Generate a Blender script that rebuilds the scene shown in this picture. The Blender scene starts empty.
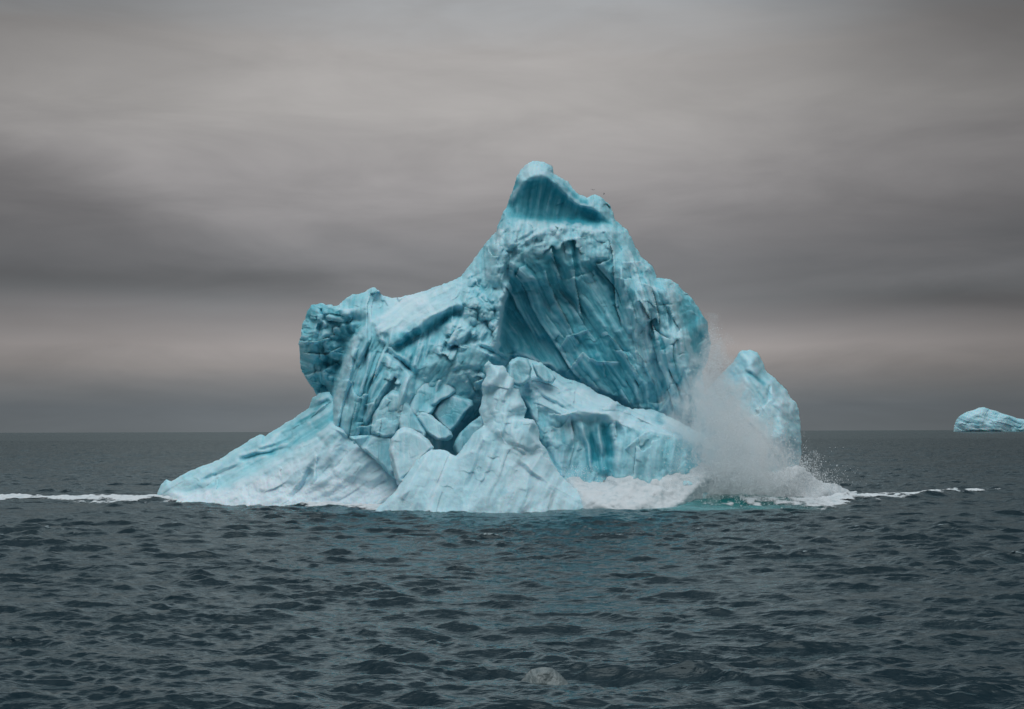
import bpy, math, random
import numpy as np
from mathutils import Matrix, Vector, Euler
from mathutils.geometry import delaunay_2d_cdt

S = bpy.context.scene
C = S.collection
PI = math.pi
rnd = random.Random(7)

# ------------------------------------------------------------------ camera
F = 1422.0                        # focal length in pixels of a 1024 px wide picture
H = 8.0                           # eye height over the water
cam = bpy.data.cameras.new('camera'); cam.sensor_width = 36.0
cam.lens = F * 36.0 / 1024.0
cam.clip_start = 0.5; cam.clip_end = 200000
co = bpy.data.objects.new('camera', cam); C.objects.link(co)
pitch = math.atan((431.0 - 354.5) / F)
R = Matrix.Rotation(PI / 2 + pitch, 4, 'X') @ Matrix.Rotation(-0.0027, 4, 'Z')
co.matrix_world = Matrix.Translation((0, 0, H)) @ R
S.camera = co
RM = np.array(R.to_3x3())

def world(u, v, Y):
    """photo direction (u, v) at distance Y from the eye -> point in metres"""
    u = np.asarray(u, float); v = np.asarray(v, float); Y = np.asarray(Y, float)
    d = np.stack([(u - 512.0) / F, -(v - 354.5) / F, -np.ones_like(u * v)], -1) @ RM.T
    k = Y / d[..., 1]
    return np.stack([d[..., 0] * k, Y * np.ones_like(k), H + d[..., 2] * k], -1)

# ------------------------------------------------------------------ view, light, sky
S.view_settings.view_transform = 'Standard'
S.view_settings.look = 'None'
S.view_settings.gamma = 1.0
S.view_settings.exposure = 0.0
S.view_settings.use_curve_mapping = False
S.cycles.max_bounces = 36
S.cycles.diffuse_bounces = 10
S.cycles.glossy_bounces = 3
S.cycles.volume_bounces = 32
S.cycles.volume_step_rate = 1.5
S.cycles.volume_max_steps = 96

SUN_EL, SUN_AZ = 66.0, -12.0      # behind the cloud: high, to the left and a little behind the camera
sun = bpy.data.lights.new('sun', 'SUN'); sun.energy = 1.15; sun.angle = math.radians(45)
sun.color = (1.0, 0.998, 0.99)
so = bpy.data.objects.new('sun', sun); C.objects.link(so)
az = math.radians(180 + 12)       # compass direction of the sun seen from the scene, clockwise from +Y
sd = Vector((math.sin(az) * math.cos(math.radians(SUN_EL)), math.cos(az) * math.cos(math.radians(SUN_EL)), math.sin(math.radians(SUN_EL))))
so.rotation_euler = sd.to_track_quat('Z', 'Y').to_euler()

class X:
    """tiny expression helper over math nodes"""
    def __init__(s, nt, sock): s.nt = nt; s.s = sock
    def _m(s, op, *a, clamp=False):
        n = s.nt.nodes.new('ShaderNodeMath'); n.operation = op; n.use_clamp = clamp
        for i, q in enumerate((s,) + a):
            if isinstance(q, X): s.nt.links.new(q.s, n.inputs[i])
            else: n.inputs[i].default_value = float(q)
        return X(s.nt, n.outputs[0])
    def __add__(s, o): return s._m('ADD', o)
    def __sub__(s, o): return s._m('SUBTRACT', o)
    def __mul__(s, o): return s._m('MULTIPLY', o)
    def __truediv__(s, o): return s._m('DIVIDE', o)
    def sq(s): return s * s
    def exp(s): return s._m('EXPONENT')
    def sqrt(s): return s._m('SQRT')
    def abs(s): return s._m('ABSOLUTE')
    def clamp(s): return s._m('ADD', 0.0, clamp=True)
    def atan2(s, o): return s._m('ARCTAN2', o)
    def asin(s): return s._m('ARCSINE')
    def min(s, o): return s._m('MINIMUM', o)
    def max(s, o): return s._m('MAXIMUM', o)
    def smooth(s, a, b, lo=0.0, hi=1.0):
        n = s.nt.nodes.new('ShaderNodeMapRange'); n.interpolation_type = 'SMOOTHSTEP'
        s.nt.links.new(s.s, n.inputs[0])
        for i, q in enumerate((a, b, lo, hi)): n.inputs[i + 1].default_value = q
        return X(s.nt, n.outputs[0])
    def ramp(s, stops, interp='B_SPLINE'):
        n = s.nt.nodes.new('ShaderNodeValToRGB'); n.color_ramp.interpolation = interp
        e = n.color_ramp.elements
        while len(e) < len(stops): e.new(0.5)
        for q, (p, c) in zip(e, stops):
            q.position = p; q.color = c if len(c) == 4 else (*c, 1)
        s.nt.links.new(s.s, n.inputs[0]); return n.outputs[0]

def noise(nt, vec, scale, detail=3.0, rough=0.5, dist=0.0):
    n = nt.nodes.new('ShaderNodeTexNoise')
    nt.links.new(vec, n.inputs['Vector']); n.inputs['Scale'].default_value = scale
    n.inputs['Detail'].default_value = detail; n.inputs['Roughness'].default_value = rough
    n.inputs['Distortion'].default_value = dist
    return X(nt, n.outputs['Fac'])

def vec(nt, x, y, z):
    n = nt.nodes.new('ShaderNodeCombineXYZ')
    for i, q in enumerate((x, y, z)):
        if isinstance(q, X): nt.links.new(q.s, n.inputs[i])
        else: n.inputs[i].default_value = q
    return n.outputs[0]

def mixc(nt, fac, a, b, blend='MIX'):
    n = nt.nodes.new('ShaderNodeMix'); n.data_type = 'RGBA'; n.blend_type = blend
    for i, q in ((0, fac), (6, a), (7, b)):
        if isinstance(q, X): q = q.s
        if hasattr(q, 'is_linked'): nt.links.new(q, n.inputs[i])
        elif i == 0: n.inputs[i].default_value = q
        else: n.inputs[i].default_value = (*q, 1)
    return n.outputs[2]

W = bpy.data.worlds.new('World'); S.world = W; W.use_nodes = True
nt = W.node_tree; nt.nodes.clear()
geo = nt.nodes.new('ShaderNodeTexCoord')
sep = nt.nodes.new('ShaderNodeSeparateXYZ'); nt.links.new(geo.outputs['Generated'], sep.inputs[0])
dx, dy, dz = [X(nt, sep.outputs[i]) for i in range(3)]
el = dz._m('MINIMUM', 1.0)._m('MAXIMUM', -1.0).asin() * (180 / PI)          # degrees above the horizon
azd = dx.atan2(dy) * (180 / PI)                                              # degrees right of north
elw = el.max(0.0)
# streaky overcast: noise stretched sideways, flatter towards the horizon
q = elw * 0.22
v1 = vec(nt, azd * 0.05, q, 1.7)
n1 = noise(nt, v1, 1.0, 4, 0.5, 0.4)
v2 = vec(nt, azd * 0.10, elw * 0.42, 5.2)
n2 = noise(nt, v2, 1.0, 5, 0.55, 0.6)
n3 = noise(nt, vec(nt, azd * 0.22, elw * 0.9, 9.1), 1.0, 4, 0.55, 0.3)
ew = elw + ((n1 - 0.5) * 3.0 + (n2 - 0.5) * 2.0) * elw.smooth(0.5, 7, 0.22, 1.0)
def lin(g): 
    g /= 255.0
    return ((g + 0.055) / 1.055) ** 2.4 if g > 0.04045 else g / 12.92
def E(v): return (431.0 - v) / F * 57.3                                      # photo row -> elevation
def A(u): return math.degrees(math.atan((u - 512.0) / F))
# layers by elevation (0..18 degrees)
prof = [(0.0, (100, 106, 110)), (E(408), (99, 105, 110)), (E(394), (110, 113, 116)), (E(365), (132, 128, 127)), (E(345), (139, 134, 133)), (E(315), (124, 122, 123)),
        (E(292), (116, 117, 119)), (E(262), (119, 119, 121)), (E(225), (130, 128, 129)), (E(170), (146, 143, 143)),
        (E(110), (160, 157, 155)), (E(50), (160, 157, 155)), (18.0, (152, 157, 161))]
base = (ew / 18.0).ramp([(min(1, e / 18.0), tuple(lin(c) for c in col)) for e, col in prof], 'LINEAR')
def blob(u, v, su, sv, slope=0.0):
    """soft oval in the sky at the bearing/elevation of the photo's (u, v)"""
    a = (azd + (n2 - 0.5) * 5.0 - A(u)) / (su / F * 57.3)
    e = (elw + (n3 - 0.5) * 0.9 + (n1 - 0.5) * 1.2 - (azd - A(u)) * slope - E(v)) / (sv / F * 57.3)
    return ((a.sq() + e.sq()) * -1.0).exp()
mul = X(nt, (azd + (n1 - .5) * 8).smooth(3.0, 22.0, 1.0, 0.58).s)            # darker to the right
mul = mul * (azd + (n1 - .5) * 6).smooth(-23.0, -6.0, 0.76, 1.0)
edge = elw + (n2 - 0.5) * 1.0 + (n3 - 0.5) * 0.6 + (azd - A(0)) * 0.42 - E(138)          # sloping upper edge of the left bank
bank = edge.smooth(-2.2, 0.6, 1.0, 0.0) * azd.smooth(A(330), A(520), 1.0, 0.0) * elw.smooth(E(312), E(275), 0.0, 1.0)
mul = mul * (bank * -0.26 + 1.0)
mul = mul * (blob(120, 285, 420, 16) * -0.14 + 1.0)
mul = mul * (blob(850, 240, 240, 38) * -0.14 + 1.0)
mul = mul * (blob(990, 306, 130, 13, -0.08) * -0.26 + 1.0)                  # lens cloud on the right
mul = mul * (blob(960, 274, 150, 9, 0.08) * 0.16 + 1.0)
mul = mul * (blob(180, 355, 260, 30) * 0.08 + 1.0)
mul = mul * (blob(-20, -30, 330, 110) * -0.42 + 1.0) * (blob(1060, -20, 240, 150) * -0.48 + 1.0)
mul = mul * (blob(840, 345, 230, 26) * 0.26 + 1.0)
mul = mul * ((n2 - 0.5) * 0.42 + (n3 - 0.5) * 0.16 + 1.0)
mul = mul * 1.20
mul = mul * elw.smooth(36, 80, 1.0, 4.2)
mul = mul * ((dy * -1.0).smooth(-0.1, 0.6, 0.0, 1.0) * elw.smooth(25, 60, -0.25, 0.0) + 1.0)   # unseen low sky behind the camera dimmed, to darken ice fronts and waves                                     # overcast is brightest overhead
cloud = mixc(nt, 1.0, base, vec(nt, mul, mul, mul), 'MULTIPLY')
sky = nt.nodes.new('ShaderNodeTexSky'); sky.sky_type = 'NISHITA'; sky.sun_disc = False
sky.sun_elevation = math.radians(SUN_EL); sky.sun_rotation = az
bg1 = nt.nodes.new('ShaderNodeBackground'); nt.links.new(sky.outputs[0], bg1.inputs[0]); bg1.inputs[1].default_value = 0.05
bg2 = nt.nodes.new('ShaderNodeBackground'); nt.links.new(cloud, bg2.inputs[0]); bg2.inputs[1].default_value = 1.0
mx = nt.nodes.new('ShaderNodeMixShader'); mx.inputs[0].default_value = 0.96
nt.links.new(bg1.outputs[0], mx.inputs[1]); nt.links.new(bg2.outputs[0], mx.inputs[2])
wo = nt.nodes.new('ShaderNodeOutputWorld'); nt.links.new(mx.outputs[0], wo.inputs[0])

# ------------------------------------------------------------------ numpy noise
def _h(i, j, k, s):
    n = (i * 374761393 + j * 668265263 + k * 2147483647 + s * 1274126177) & 0xffffffff
    n = ((n ^ (n >> 13)) * 1274126177) & 0xffffffff
    n = ((n ^ (n >> 16)) * 2246822519) & 0xffffffff
    return ((n ^ (n >> 13)) & 0xffffff) / 16777216.0
def vn2(x, y, s=0):
    """smooth value noise, -1..1"""
    xi = np.floor(x).astype(np.int64); yi = np.floor(y).astype(np.int64)
    fx = x - xi; fy = y - yi
    fx = fx * fx * fx * (fx * (fx * 6 - 15) + 10); fy = fy * fy * fy * (fy * (fy * 6 - 15) + 10)
    a = _h(xi, yi, 0, s); b = _h(xi + 1, yi, 0, s); c = _h(xi, yi + 1, 0, s); d = _h(xi + 1, yi + 1, 0, s)
    return ((a + (b - a) * fx) * (1 - fy) + (c + (d - c) * fx) * fy) * 2 - 1
def fbm2(x, y, s=0, o=4, g=0.5):
    r = 0; a = 1; t = 0
    for k in range(o):
        ca, sa = math.cos(k * 1.1), math.sin(k * 1.1)
        r = r + a * vn2((x * ca - y * sa) * 2 ** k + k * 7.3, (x * sa + y * ca) * 2 ** k - k * 3.1, s + k); t += a; a *= g
    return r / t
def vn3(p, s=0):
    i = np.floor(p).astype(np.int64); f = p - i; f = f * f * (3 - 2 * f)
    r = 0
    for a in (0, 1):
        for b in (0, 1):
            for c in (0, 1):
                w = (f[:, 0] if a else 1 - f[:, 0]) * (f[:, 1] if b else 1 - f[:, 1]) * (f[:, 2] if c else 1 - f[:, 2])
                r = r + w * _h(i[:, 0] + a, i[:, 1] + b, i[:, 2] + c, s)
    return r * 2 - 1
def cells(x, y, s=0, slope=1.15, k=0.55, o=0.3):
    """upper envelope of tilted bowls: convex chips with sharp valleys (negate for scallops)"""
    xi = np.floor(x).astype(np.int64); yi = np.floor(y).astype(np.int64)
    best = np.full(x.shape, -9.0); ident = np.zeros(x.shape)
    for a in (-1, 0, 1):
        for b in (-1, 0, 1):
            ci, cj = xi + a, yi + b
            px = ci + 0.15 + 0.7 * _h(ci, cj, 1, s); py = cj + 0.15 + 0.7 * _h(ci, cj, 2, s)
            gx = (_h(ci, cj, 3, s) - 0.5) * 2 * slope; gy = (_h(ci, cj, 4, s) - 0.5) * 2 * slope
            off = _h(ci, cj, 5, s) * o
            ddx = x - px; ddy = y - py
            val = off + gx * ddx + gy * ddy - k * (ddx * ddx + ddy * ddy)
            m = val > best; best = np.where(m, val, best); ident = np.where(m, _h(ci, cj, 6, s) - 0.5, ident)
    return best, ident
def sstep(x, a, b):
    t = np.clip((x - a) / (b - a), 0, 1); return t * t * (3 - 2 * t)

def seg_dist(U, V, P):
    """distance to polyline, sign of side (+ = below/right-hand for a line drawn rightwards), parameter 0..1"""
    best = np.full(U.shape, 1e9); side = np.ones(U.shape); par = np.zeros(U.shape)
    P = np.array(P, float); L = np.hypot(*(P[1:] - P[:-1]).T); cum = np.concatenate([[0], np.cumsum(L)]); T = cum[-1]
    for i in range(len(P) - 1):
        ax, ay = P[i]; bx, by = P[i + 1]; ex, ey = bx - ax, by - ay
        t = np.clip(((U - ax) * ex + (V - ay) * ey) / max(ex * ex + ey * ey, 1e-9), 0, 1)
        d = np.hypot(U - ax - t * ex, V - ay - t * ey)
        m = d < best
        best = np.where(m, d, best)
        side = np.where(m, np.sign(ex * (V - ay) - ey * (U - ax)), side)
        par = np.where(m, (cum[i] + t * L[i]) / T, par)
    return best, side, par
def poly_sd(U, V, P):
    """signed distance to a closed polygon, negative inside"""
    P = np.array(P, float); n = len(P); d = np.full(U.shape, 1e9); ins = np.zeros(U.shape, bool)
    for i in range(n):
        ax, ay = P[i]; bx, by = P[(i + 1) % n]; ex, ey = bx - ax, by - ay
        t = np.clip(((U - ax) * ex + (V - ay) * ey) / max(ex * ex + ey * ey, 1e-9), 0, 1)
        d = np.minimum(d, np.hypot(U - ax - t * ex, V - ay - t * ey))
        c = (ay > V) != (by > V)
        xx = ax + (V - ay) * ex / (ey if abs(ey) > 1e-9 else 1e-9)
        ins ^= c & (U < xx)
    return np.where(ins, -d, d)

def tin(U, V, pts, edges=()):
    """linear interpolation over a constrained triangulation of (u, v, depth) points"""
    vs = [Vector((p[0], p[1])) for p in pts]
    ov, oe, of, orv, ore, orf = delaunay_2d_cdt(vs, list(edges), [], 0, 1e-4)
    P = np.array([p[:2] for p in pts], float); D = np.array([p[2] for p in pts], float)
    z = []
    for q, o in zip(ov, orv):
        if o: z.append(D[o[0]])
        else:
            w = 1 / (np.hypot(P[:, 0] - q.x, P[:, 1] - q.y) ** 2 + 1e-6); k = np.argsort(-w)[:4]
            z.append(float((w[k] * D[k]).sum() / w[k].sum()))
    out = np.full(U.shape, np.nan); u0, v0 = U[0, 0], V[0, 0]; st = U[0, 1] - U[0, 0]
    for f in of:
        (ax, ay), (bx, by), (cx, cy) = [tuple(ov[i]) for i in f]
        za, zb, zc = [z[i] for i in f]
        i0 = max(0, int((min(ax, bx, cx) - u0) / st)); i1 = min(U.shape[1], int((max(ax, bx, cx) - u0) / st) + 2)
        j0 = max(0, int((min(ay, by, cy) - v0) / st)); j1 = min(U.shape[0], int((max(ay, by, cy) - v0) / st) + 2)
        if i1 <= i0 or j1 <= j0: continue
        u = U[j0:j1, i0:i1]; v = V[j0:j1, i0:i1]
        den = (by - cy) * (ax - cx) + (cx - bx) * (ay - cy)
        if abs(den) < 1e-9: continue
        l1 = ((by - cy) * (u - cx) + (cx - bx) * (v - cy)) / den; l2 = ((cy - ay) * (u - cx) + (ax - cx) * (v - cy)) / den
        l3 = 1 - l1 - l2; m = (l1 > -1e-6) & (l2 > -1e-6) & (l3 > -1e-6)
        sub = out[j0:j1, i0:i1]; sub[m] = (l1 * za + l2 * zb + l3 * zc)[m]
    # fill outside the hull
    bad = np.isnan(out)
    if bad.any():
        bu, bv = U[bad], V[bad]; num = 0; den = 0
        for (pu, pv), d in zip(P, D):
            w = 1 / ((bu - pu) ** 2 + (bv - pv) ** 2 + 1) ** 2; num = num + w * d; den = den + w
        out[bad] = num / den
    return out
def blur(a, r, n=2):
    r = int(r)
    if r < 1: return a
    for _ in range(n):
        for ax in (0, 1):
            p = np.pad(a, [(r + 1, r) if k == ax else (0, 0) for k in (0, 1)], mode='edge')
            c = np.cumsum(p, axis=ax)
            a = (np.take(c, range(2 * r + 1, c.shape[ax]), ax) - np.take(c, range(0, c.shape[ax] - 2 * r - 1), ax)) / (2 * r + 1)
    return a

def mesh_object(name, co_, faces, mat, parent=None, attrs=None, smooth=True):
    me = bpy.data.meshes.new(name)
    me.vertices.add(len(co_)); me.vertices.foreach_set('co', np.ascontiguousarray(co_, dtype=np.float32).ravel())
    k = faces.shape[1]
    me.loops.add(faces.size); me.loops.foreach_set('vertex_index', np.ascontiguousarray(faces, dtype=np.int32).ravel())
    me.polygons.add(len(faces)); me.polygons.foreach_set('loop_start', np.arange(0, faces.size, k, dtype=np.int32))
    me.polygons.foreach_set('loop_total', np.full(len(faces), k, dtype=np.int32))
    me.polygons.foreach_set('use_smooth', np.full(len(faces), smooth))
    me.update(calc_edges=True)
    for a, val in (attrs or {}).items():
        at = me.attributes.new(a, 'FLOAT', 'POINT'); at.data.foreach_set('value', np.ascontiguousarray(val, dtype=np.float32))
    me.materials.append(mat)
    o = bpy.data.objects.new(name, me); C.objects.link(o)
    if parent is not None:
        o.parent = parent; o.matrix_parent_inverse = Matrix.Translation(parent.location).inverted()
    return o
def tag(o, label=None, cat=None, group=None, kind=None):
    for k, v in (('label', label), ('category', cat), ('group', group), ('kind', kind)):
        if v: o[k] = v
    return o

# ------------------------------------------------------------------ materials
def new_mat(name):
    m = bpy.data.materials.new(name); m.use_nodes = True
    nt = m.node_tree; b = nt.nodes['Principled BSDF']; return m, nt, b
def attr(nt, name):
    n = nt.nodes.new('ShaderNodeAttribute'); n.attribute_name = name; return X(nt, n.outputs['Fac'])
def bump(nt, h, strength, dist, prev=None):
    n = nt.nodes.new('ShaderNodeBump'); n.inputs['Strength'].default_value = strength; n.inputs['Distance'].default_value = dist
    nt.links.new(h.s, n.inputs['Height'])
    if prev is not None: nt.links.new(prev, n.inputs['Normal'])
    return n.outputs[0]

def ice_material(name, scale=1.0):
    m, nt, b = new_mat(name)
    tc = nt.nodes.new('ShaderNodeTexCoord'); P = tc.outputs['Object']
    na = noise(nt, P, 0.35 / scale, 4, 0.55); nb = noise(nt, P, 1.6 / scale, 4, 0.55, 0.5); nc = noise(nt, P, 6.0 / scale, 3, 0.6)
    blue = (attr(nt, 'blue') + (na - 0.5) * 0.30 + (nb - 0.5) * 0.22).clamp()
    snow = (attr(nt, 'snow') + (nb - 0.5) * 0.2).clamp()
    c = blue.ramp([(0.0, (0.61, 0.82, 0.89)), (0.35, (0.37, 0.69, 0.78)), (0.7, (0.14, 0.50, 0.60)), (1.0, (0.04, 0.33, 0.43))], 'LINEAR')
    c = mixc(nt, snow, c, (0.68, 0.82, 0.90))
    nt.links.new(c, b.inputs['Base Color'])
    b.inputs['Roughness'].default_value = 0.5
    b.inputs['IOR'].default_value = 1.31
    b.inputs['Specular IOR Level'].default_value = 0.3
    b.subsurface_method = 'RANDOM_WALK'
    b.inputs['Subsurface Weight'].default_value = 0.55
    b.inputs['Subsurface Radius'].default_value = (0.25, 0.8, 1.0)
    b.inputs['Subsurface Scale'].default_value = 0.45 * scale
    n = bump(nt, nb, 0.20, 0.2 * scale)
    n = bump(nt, nc, 0.4, 0.06 * scale, n)
    nt.links.new(n, b.inputs['Normal'])
    return m
ICE = ice_material('glacier_ice')
ICE_FAR = ice_material('glacier_ice_far', 30.0)

def foam_material():
    m, nt, b = new_mat('foam')
    tc = nt.nodes.new('ShaderNodeTexCoord'); P = tc.outputs['Object']
    n1 = noise(nt, P, 1.2, 6, 0.65, 0.3); n2 = noise(nt, P, 7, 4, 0.6)
    c = n1.ramp([(0.3, (0.46, 0.56, 0.60)), (0.5, (0.62, 0.68, 0.71)), (1, (0.70, 0.73, 0.76))], 'LINEAR')
    nt.links.new(c, b.inputs['Base Color']); b.inputs['Roughness'].default_value = 0.8
    b.inputs['Specular IOR Level'].default_value = 0.2
    nt.links.new(bump(nt, n2, 0.4, 0.05, bump(nt, n1, 0.35, 0.2)), b.inputs['Normal'])
    return m
FOAM = foam_material()
def lace_material():
    m = foam_material(); m.name = 'foam_lace'; nt = m.node_tree; b = nt.nodes['Principled BSDF']
    P = nt.nodes.new('ShaderNodeTexCoord').outputs['Object']
    mp = nt.nodes.new('ShaderNodeMapping'); mp.inputs['Scale'].default_value = (0.6, 1.0, 1.0); nt.links.new(P, mp.inputs[0]); P = mp.outputs[0]
    a = noise(nt, P, 1.6, 5, 0.65, 0.6); c = noise(nt, P, 5.0, 4, 0.65)
    cov = attr(nt, 'cover') + (a - 0.5) * 0.9 + (c - 0.5) * 0.6
    nt.links.new(cov.smooth(-0.02, 0.42).s, b.inputs['Alpha'])
    return m
LACE = lace_material()

def sea_material():
    m, nt, b = new_mat('sea_water')
    tc = nt.nodes.new('ShaderNodeTexCoord'); P = tc.outputs['Object']
    mp = nt.nodes.new('ShaderNodeMapping'); mp.inputs['Scale'].default_value = (0.32, 1.0, 1.0); nt.links.new(P, mp.inputs[0]); P = mp.outputs[0]
    teal = attr(nt, 'teal'); aqua = attr(nt, 'aqua')
    c = mixc(nt, teal, (0.002, 0.014, 0.022), (0.003, 0.15, 0.15))
    c = mixc(nt, aqua, c, (0.22, 0.52, 0.56))
    a = noise(nt, P, 1.3, 4, 0.6, 0.4); d = noise(nt, P, 5.0, 3, 0.6, 0.3); e = noise(nt, P, 0.33, 3, 0.5)
    n = bump(nt, e, 0.5, 0.4)
    n = bump(nt, a, 0.55, 0.22, n); n = bump(nt, d, 0.5, 0.05, n)
    nt.nodes.remove(b)
    df = nt.nodes.new('ShaderNodeBsdfDiffuse'); nt.links.new(c, df.inputs[0]); nt.links.new(n, df.inputs['Normal'])
    gl = nt.nodes.new('ShaderNodeBsdfGlossy'); gl.inputs['Roughness'].default_value = 0.15; gl.inputs[0].default_value = (0.83, 0.98, 1.0, 1); nt.links.new(n, gl.inputs['Normal'])
    fr = nt.nodes.new('ShaderNodeFresnel'); fr.inputs['IOR'].default_value = 1.333; nt.links.new(n, fr.inputs['Normal'])
    f = (X(nt, fr.outputs[0]) * 3.2 - 0.17).max(0.02).min(0.46)
    mx = nt.nodes.new('ShaderNodeMixShader'); nt.links.new(f.s, mx.inputs[0]); nt.links.new(df.outputs[0], mx.inputs[1]); nt.links.new(gl.outputs[0], mx.inputs[2])
    nt.links.new(mx.outputs[0], nt.nodes['Material Output'].inputs['Surface'])
    return m
SEA = sea_material()

# ------------------------------------------------------------------ sea: FFT swell tiles
def ocean(N, L, wind, ang, hs, seed, spread=3.0, lmin=0.0, lmax=1e9):
    rng = np.random.default_rng(seed)
    k1 = np.fft.fftfreq(N, L / N) * 2 * PI
    kx, ky = np.meshgrid(k1, k1); k = np.hypot(kx, ky); k[0, 0] = 1
    kp = 9.81 / wind ** 2
    ph = np.exp(-1.25 * (kp / k) ** 2) / k ** 3.6
    c = (kx * math.cos(ang) + ky * math.sin(ang)) / k
    ph = ph * np.abs(c) ** spread
    lam = 2 * PI / k
    ph[(lam < lmin) | (lam > lmax)] = 0; ph[0, 0] = 0
    z = (rng.normal(size=(N, N)) + 1j * rng.normal(size=(N, N))) * np.sqrt(ph)
    h = np.fft.ifft2(z).real
    s = hs / 4 / h.std(); z = z * s
    h = np.fft.ifft2(z).real
    dxx = np.fft.ifft2(1j * kx / k * z).real; dyy = np.fft.ifft2(1j * ky / k * z).real
    return np.stack([h, dxx, dyy], -1), L
def sample(tile, x, y, rot=0.0):
    T, L = tile; N = T.shape[0]
    c, s = math.cos(rot), math.sin(rot)
    u = (x * c + y * s) / L * N; v = (-x * s + y * c) / L * N
    ui = np.floor(u).astype(np.int64); vi = np.floor(v).astype(np.int64); fu = (u - ui)[..., None]; fv = (v - vi)[..., None]
    a = T[vi % N, ui % N]; b = T[vi % N, (ui + 1) % N]; d = T[(vi + 1) % N, ui % N]; e = T[(vi + 1) % N, (ui + 1) % N]
    r = (a * (1 - fu) + b * fu) * (1 - fv) + (d * (1 - fu) + e * fu) * fv
    return r[..., 0], r[..., 1] * c - r[..., 2] * s, r[..., 1] * s + r[..., 2] * c
bands = [  # (tile, rotation, choppiness, coarsest grid step it survives)
    (ocean(512, 173.0, 3.7, 1.47, 0.34, 3, 8.0, 4.0, 60), 0.0, 0.8, 14.0),
    (ocean(512, 71.0, 2.35, 1.50, 0.28, 5, 9.0, 1.6, 9), 0.20, 0.9, 8.0),
    (ocean(512, 59.0, 2.1, 1.50, 0.21, 6, 9.0, 1.2, 7), -0.28, 0.9, 6.0),
    (ocean(512, 29.0, 1.1, 1.6, 0.085, 9, 3.0, 0.4, 2.2), -0.10, 0.6, 1.6),
]
CREST = [(-400, 178), (-85, 172), (-61, 170), (-41, 166), (-24, 153), (-11, 147), (9, 141.5), (24.5, 141), (33, 150), (38, 163), (62, 184), (80, 192)]
def crest_rel(x, y):
    P = np.array(CREST, float)
    cy = np.interp(x, P[:, 0], P[:, 1]); return y - cy
def sea_height(x, y, step):
    h = np.zeros_like(x); ox = np.zeros_like(x); oy = np.zeros_like(x)
    for tile, rot, chop, smax in bands:
        a = 1 - sstep(step, smax * 0.5, smax)
        a = np.maximum(a, 0.0)
        hh, hx, hy = sample(tile, x, y, rot)
        a = a * (1.0 + 0.45 * vn2(x / 23 + smax, y / 38, 61) + 0.2 * vn2(x / 8, y / 12, 62))
        h = h + hh * a; ox = ox + hx * a * chop; oy = oy + hy * a * chop
    r = crest_rel(x + 2.0 * vn2(x / 17, y / 17, 4), y)
    near = sstep(x, -140, -70) * (1 - sstep(x, 62, 74)) * (0.75 + 0.35 * vn2(x / 6, y / 30, 8))
    near = near * np.interp(x, [-40, -20, -8, 28, 34], [1, 0.7, 0.25, 0.2, 1.0])
    h = h + near * (0.50 * np.exp(-(r / 2.6) ** 2) - 0.22 * np.exp(-((r + 6) / 3.5) ** 2))
    # water heaved up by the splash
    hump = np.exp(-((x - 24) / 8.5) ** 2) * np.exp(-((y - 151) / 4.5) ** 2)
    hump2 = np.exp(-((x - 13) / 7) ** 2) * np.exp(-((y - 147) / 3.0) ** 2)
    h = h + 1.25 * hump * (1 + 0.35 * vn2(x / 2.2, y / 2.0, 31)) + 0.5 * hump2
    return h, ox, oy
rows = [-3000, -800, -200, -60, 0, 10, 18]
d = 24.0
while d < 34000:
    rows.append(d)
    d += 0.13 if d < 55 else (0.0024 * d if d < 1300 else (0.006 * d if d < 4000 else 0.02 * d))
rows = np.array(rows)
NC = 860
t = np.linspace(-1, 1, NC)
outer = np.array([1.12, 1.35, 1.8, 3.0, 6.0, 14.0])
t = np.concatenate([-outer[::-1], t, outer])
Yg, Tg = np.meshgrid(rows, t, indexing='ij')
half = 0.40 * np.maximum(np.abs(Yg), 60) + 3
Xg = Tg * half
stepg = np.maximum(np.gradient(rows)[:, None] * 0.55, (half * 2 / NC)) * np.ones_like(Tg)
stepg = np.where(np.abs(Tg) > 1.02, 99, stepg)
hz, ox, oy = sea_height(Xg, Yg, stepg)
sx, sy, sz = Xg + ox, Yg + oy, hz
nr, nc = Xg.shape
idx = np.arange(nr * nc).reshape(nr, nc)
quads = np.stack([idx[:-1, :-1], idx[:-1, 1:], idx[1:, 1:], idx[1:, :-1]], -1).reshape(-1, 4)
wob = vn2(Xg / 3.1, Yg / 3.1, 12) * 0.5 + vn2(Xg / 1.2, Yg / 1.2, 13) * 0.3
teal = np.exp(-((Xg - 23.0) / 7.5) ** 4) * np.exp(-((Yg - 148.5) / 6.5) ** 4) * np.clip(0.9 + wob * 0.8, 0, 1)
aqua = np.exp(-((Xg - 13.0) / 5.2) ** 4) * np.exp(-((Yg - 146.5) / 3.8) ** 4) * np.clip(1 + wob * 0.6, 0, 1)
aqua = np.maximum(aqua, 0.5 * np.exp(-((Xg - 21.0) / 6) ** 2) * np.exp(-((Yg - 144) / 1.6) ** 2))
sea_co = np.stack([sx, sy, sz], -1).reshape(-1, 3)
sea = mesh_object('sea', sea_co, quads, SEA, attrs={'teal': teal.ravel(), 'aqua': aqua.ravel()})
tag(sea, 'dark grey green sea with small choppy waves', kind='structure')

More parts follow.
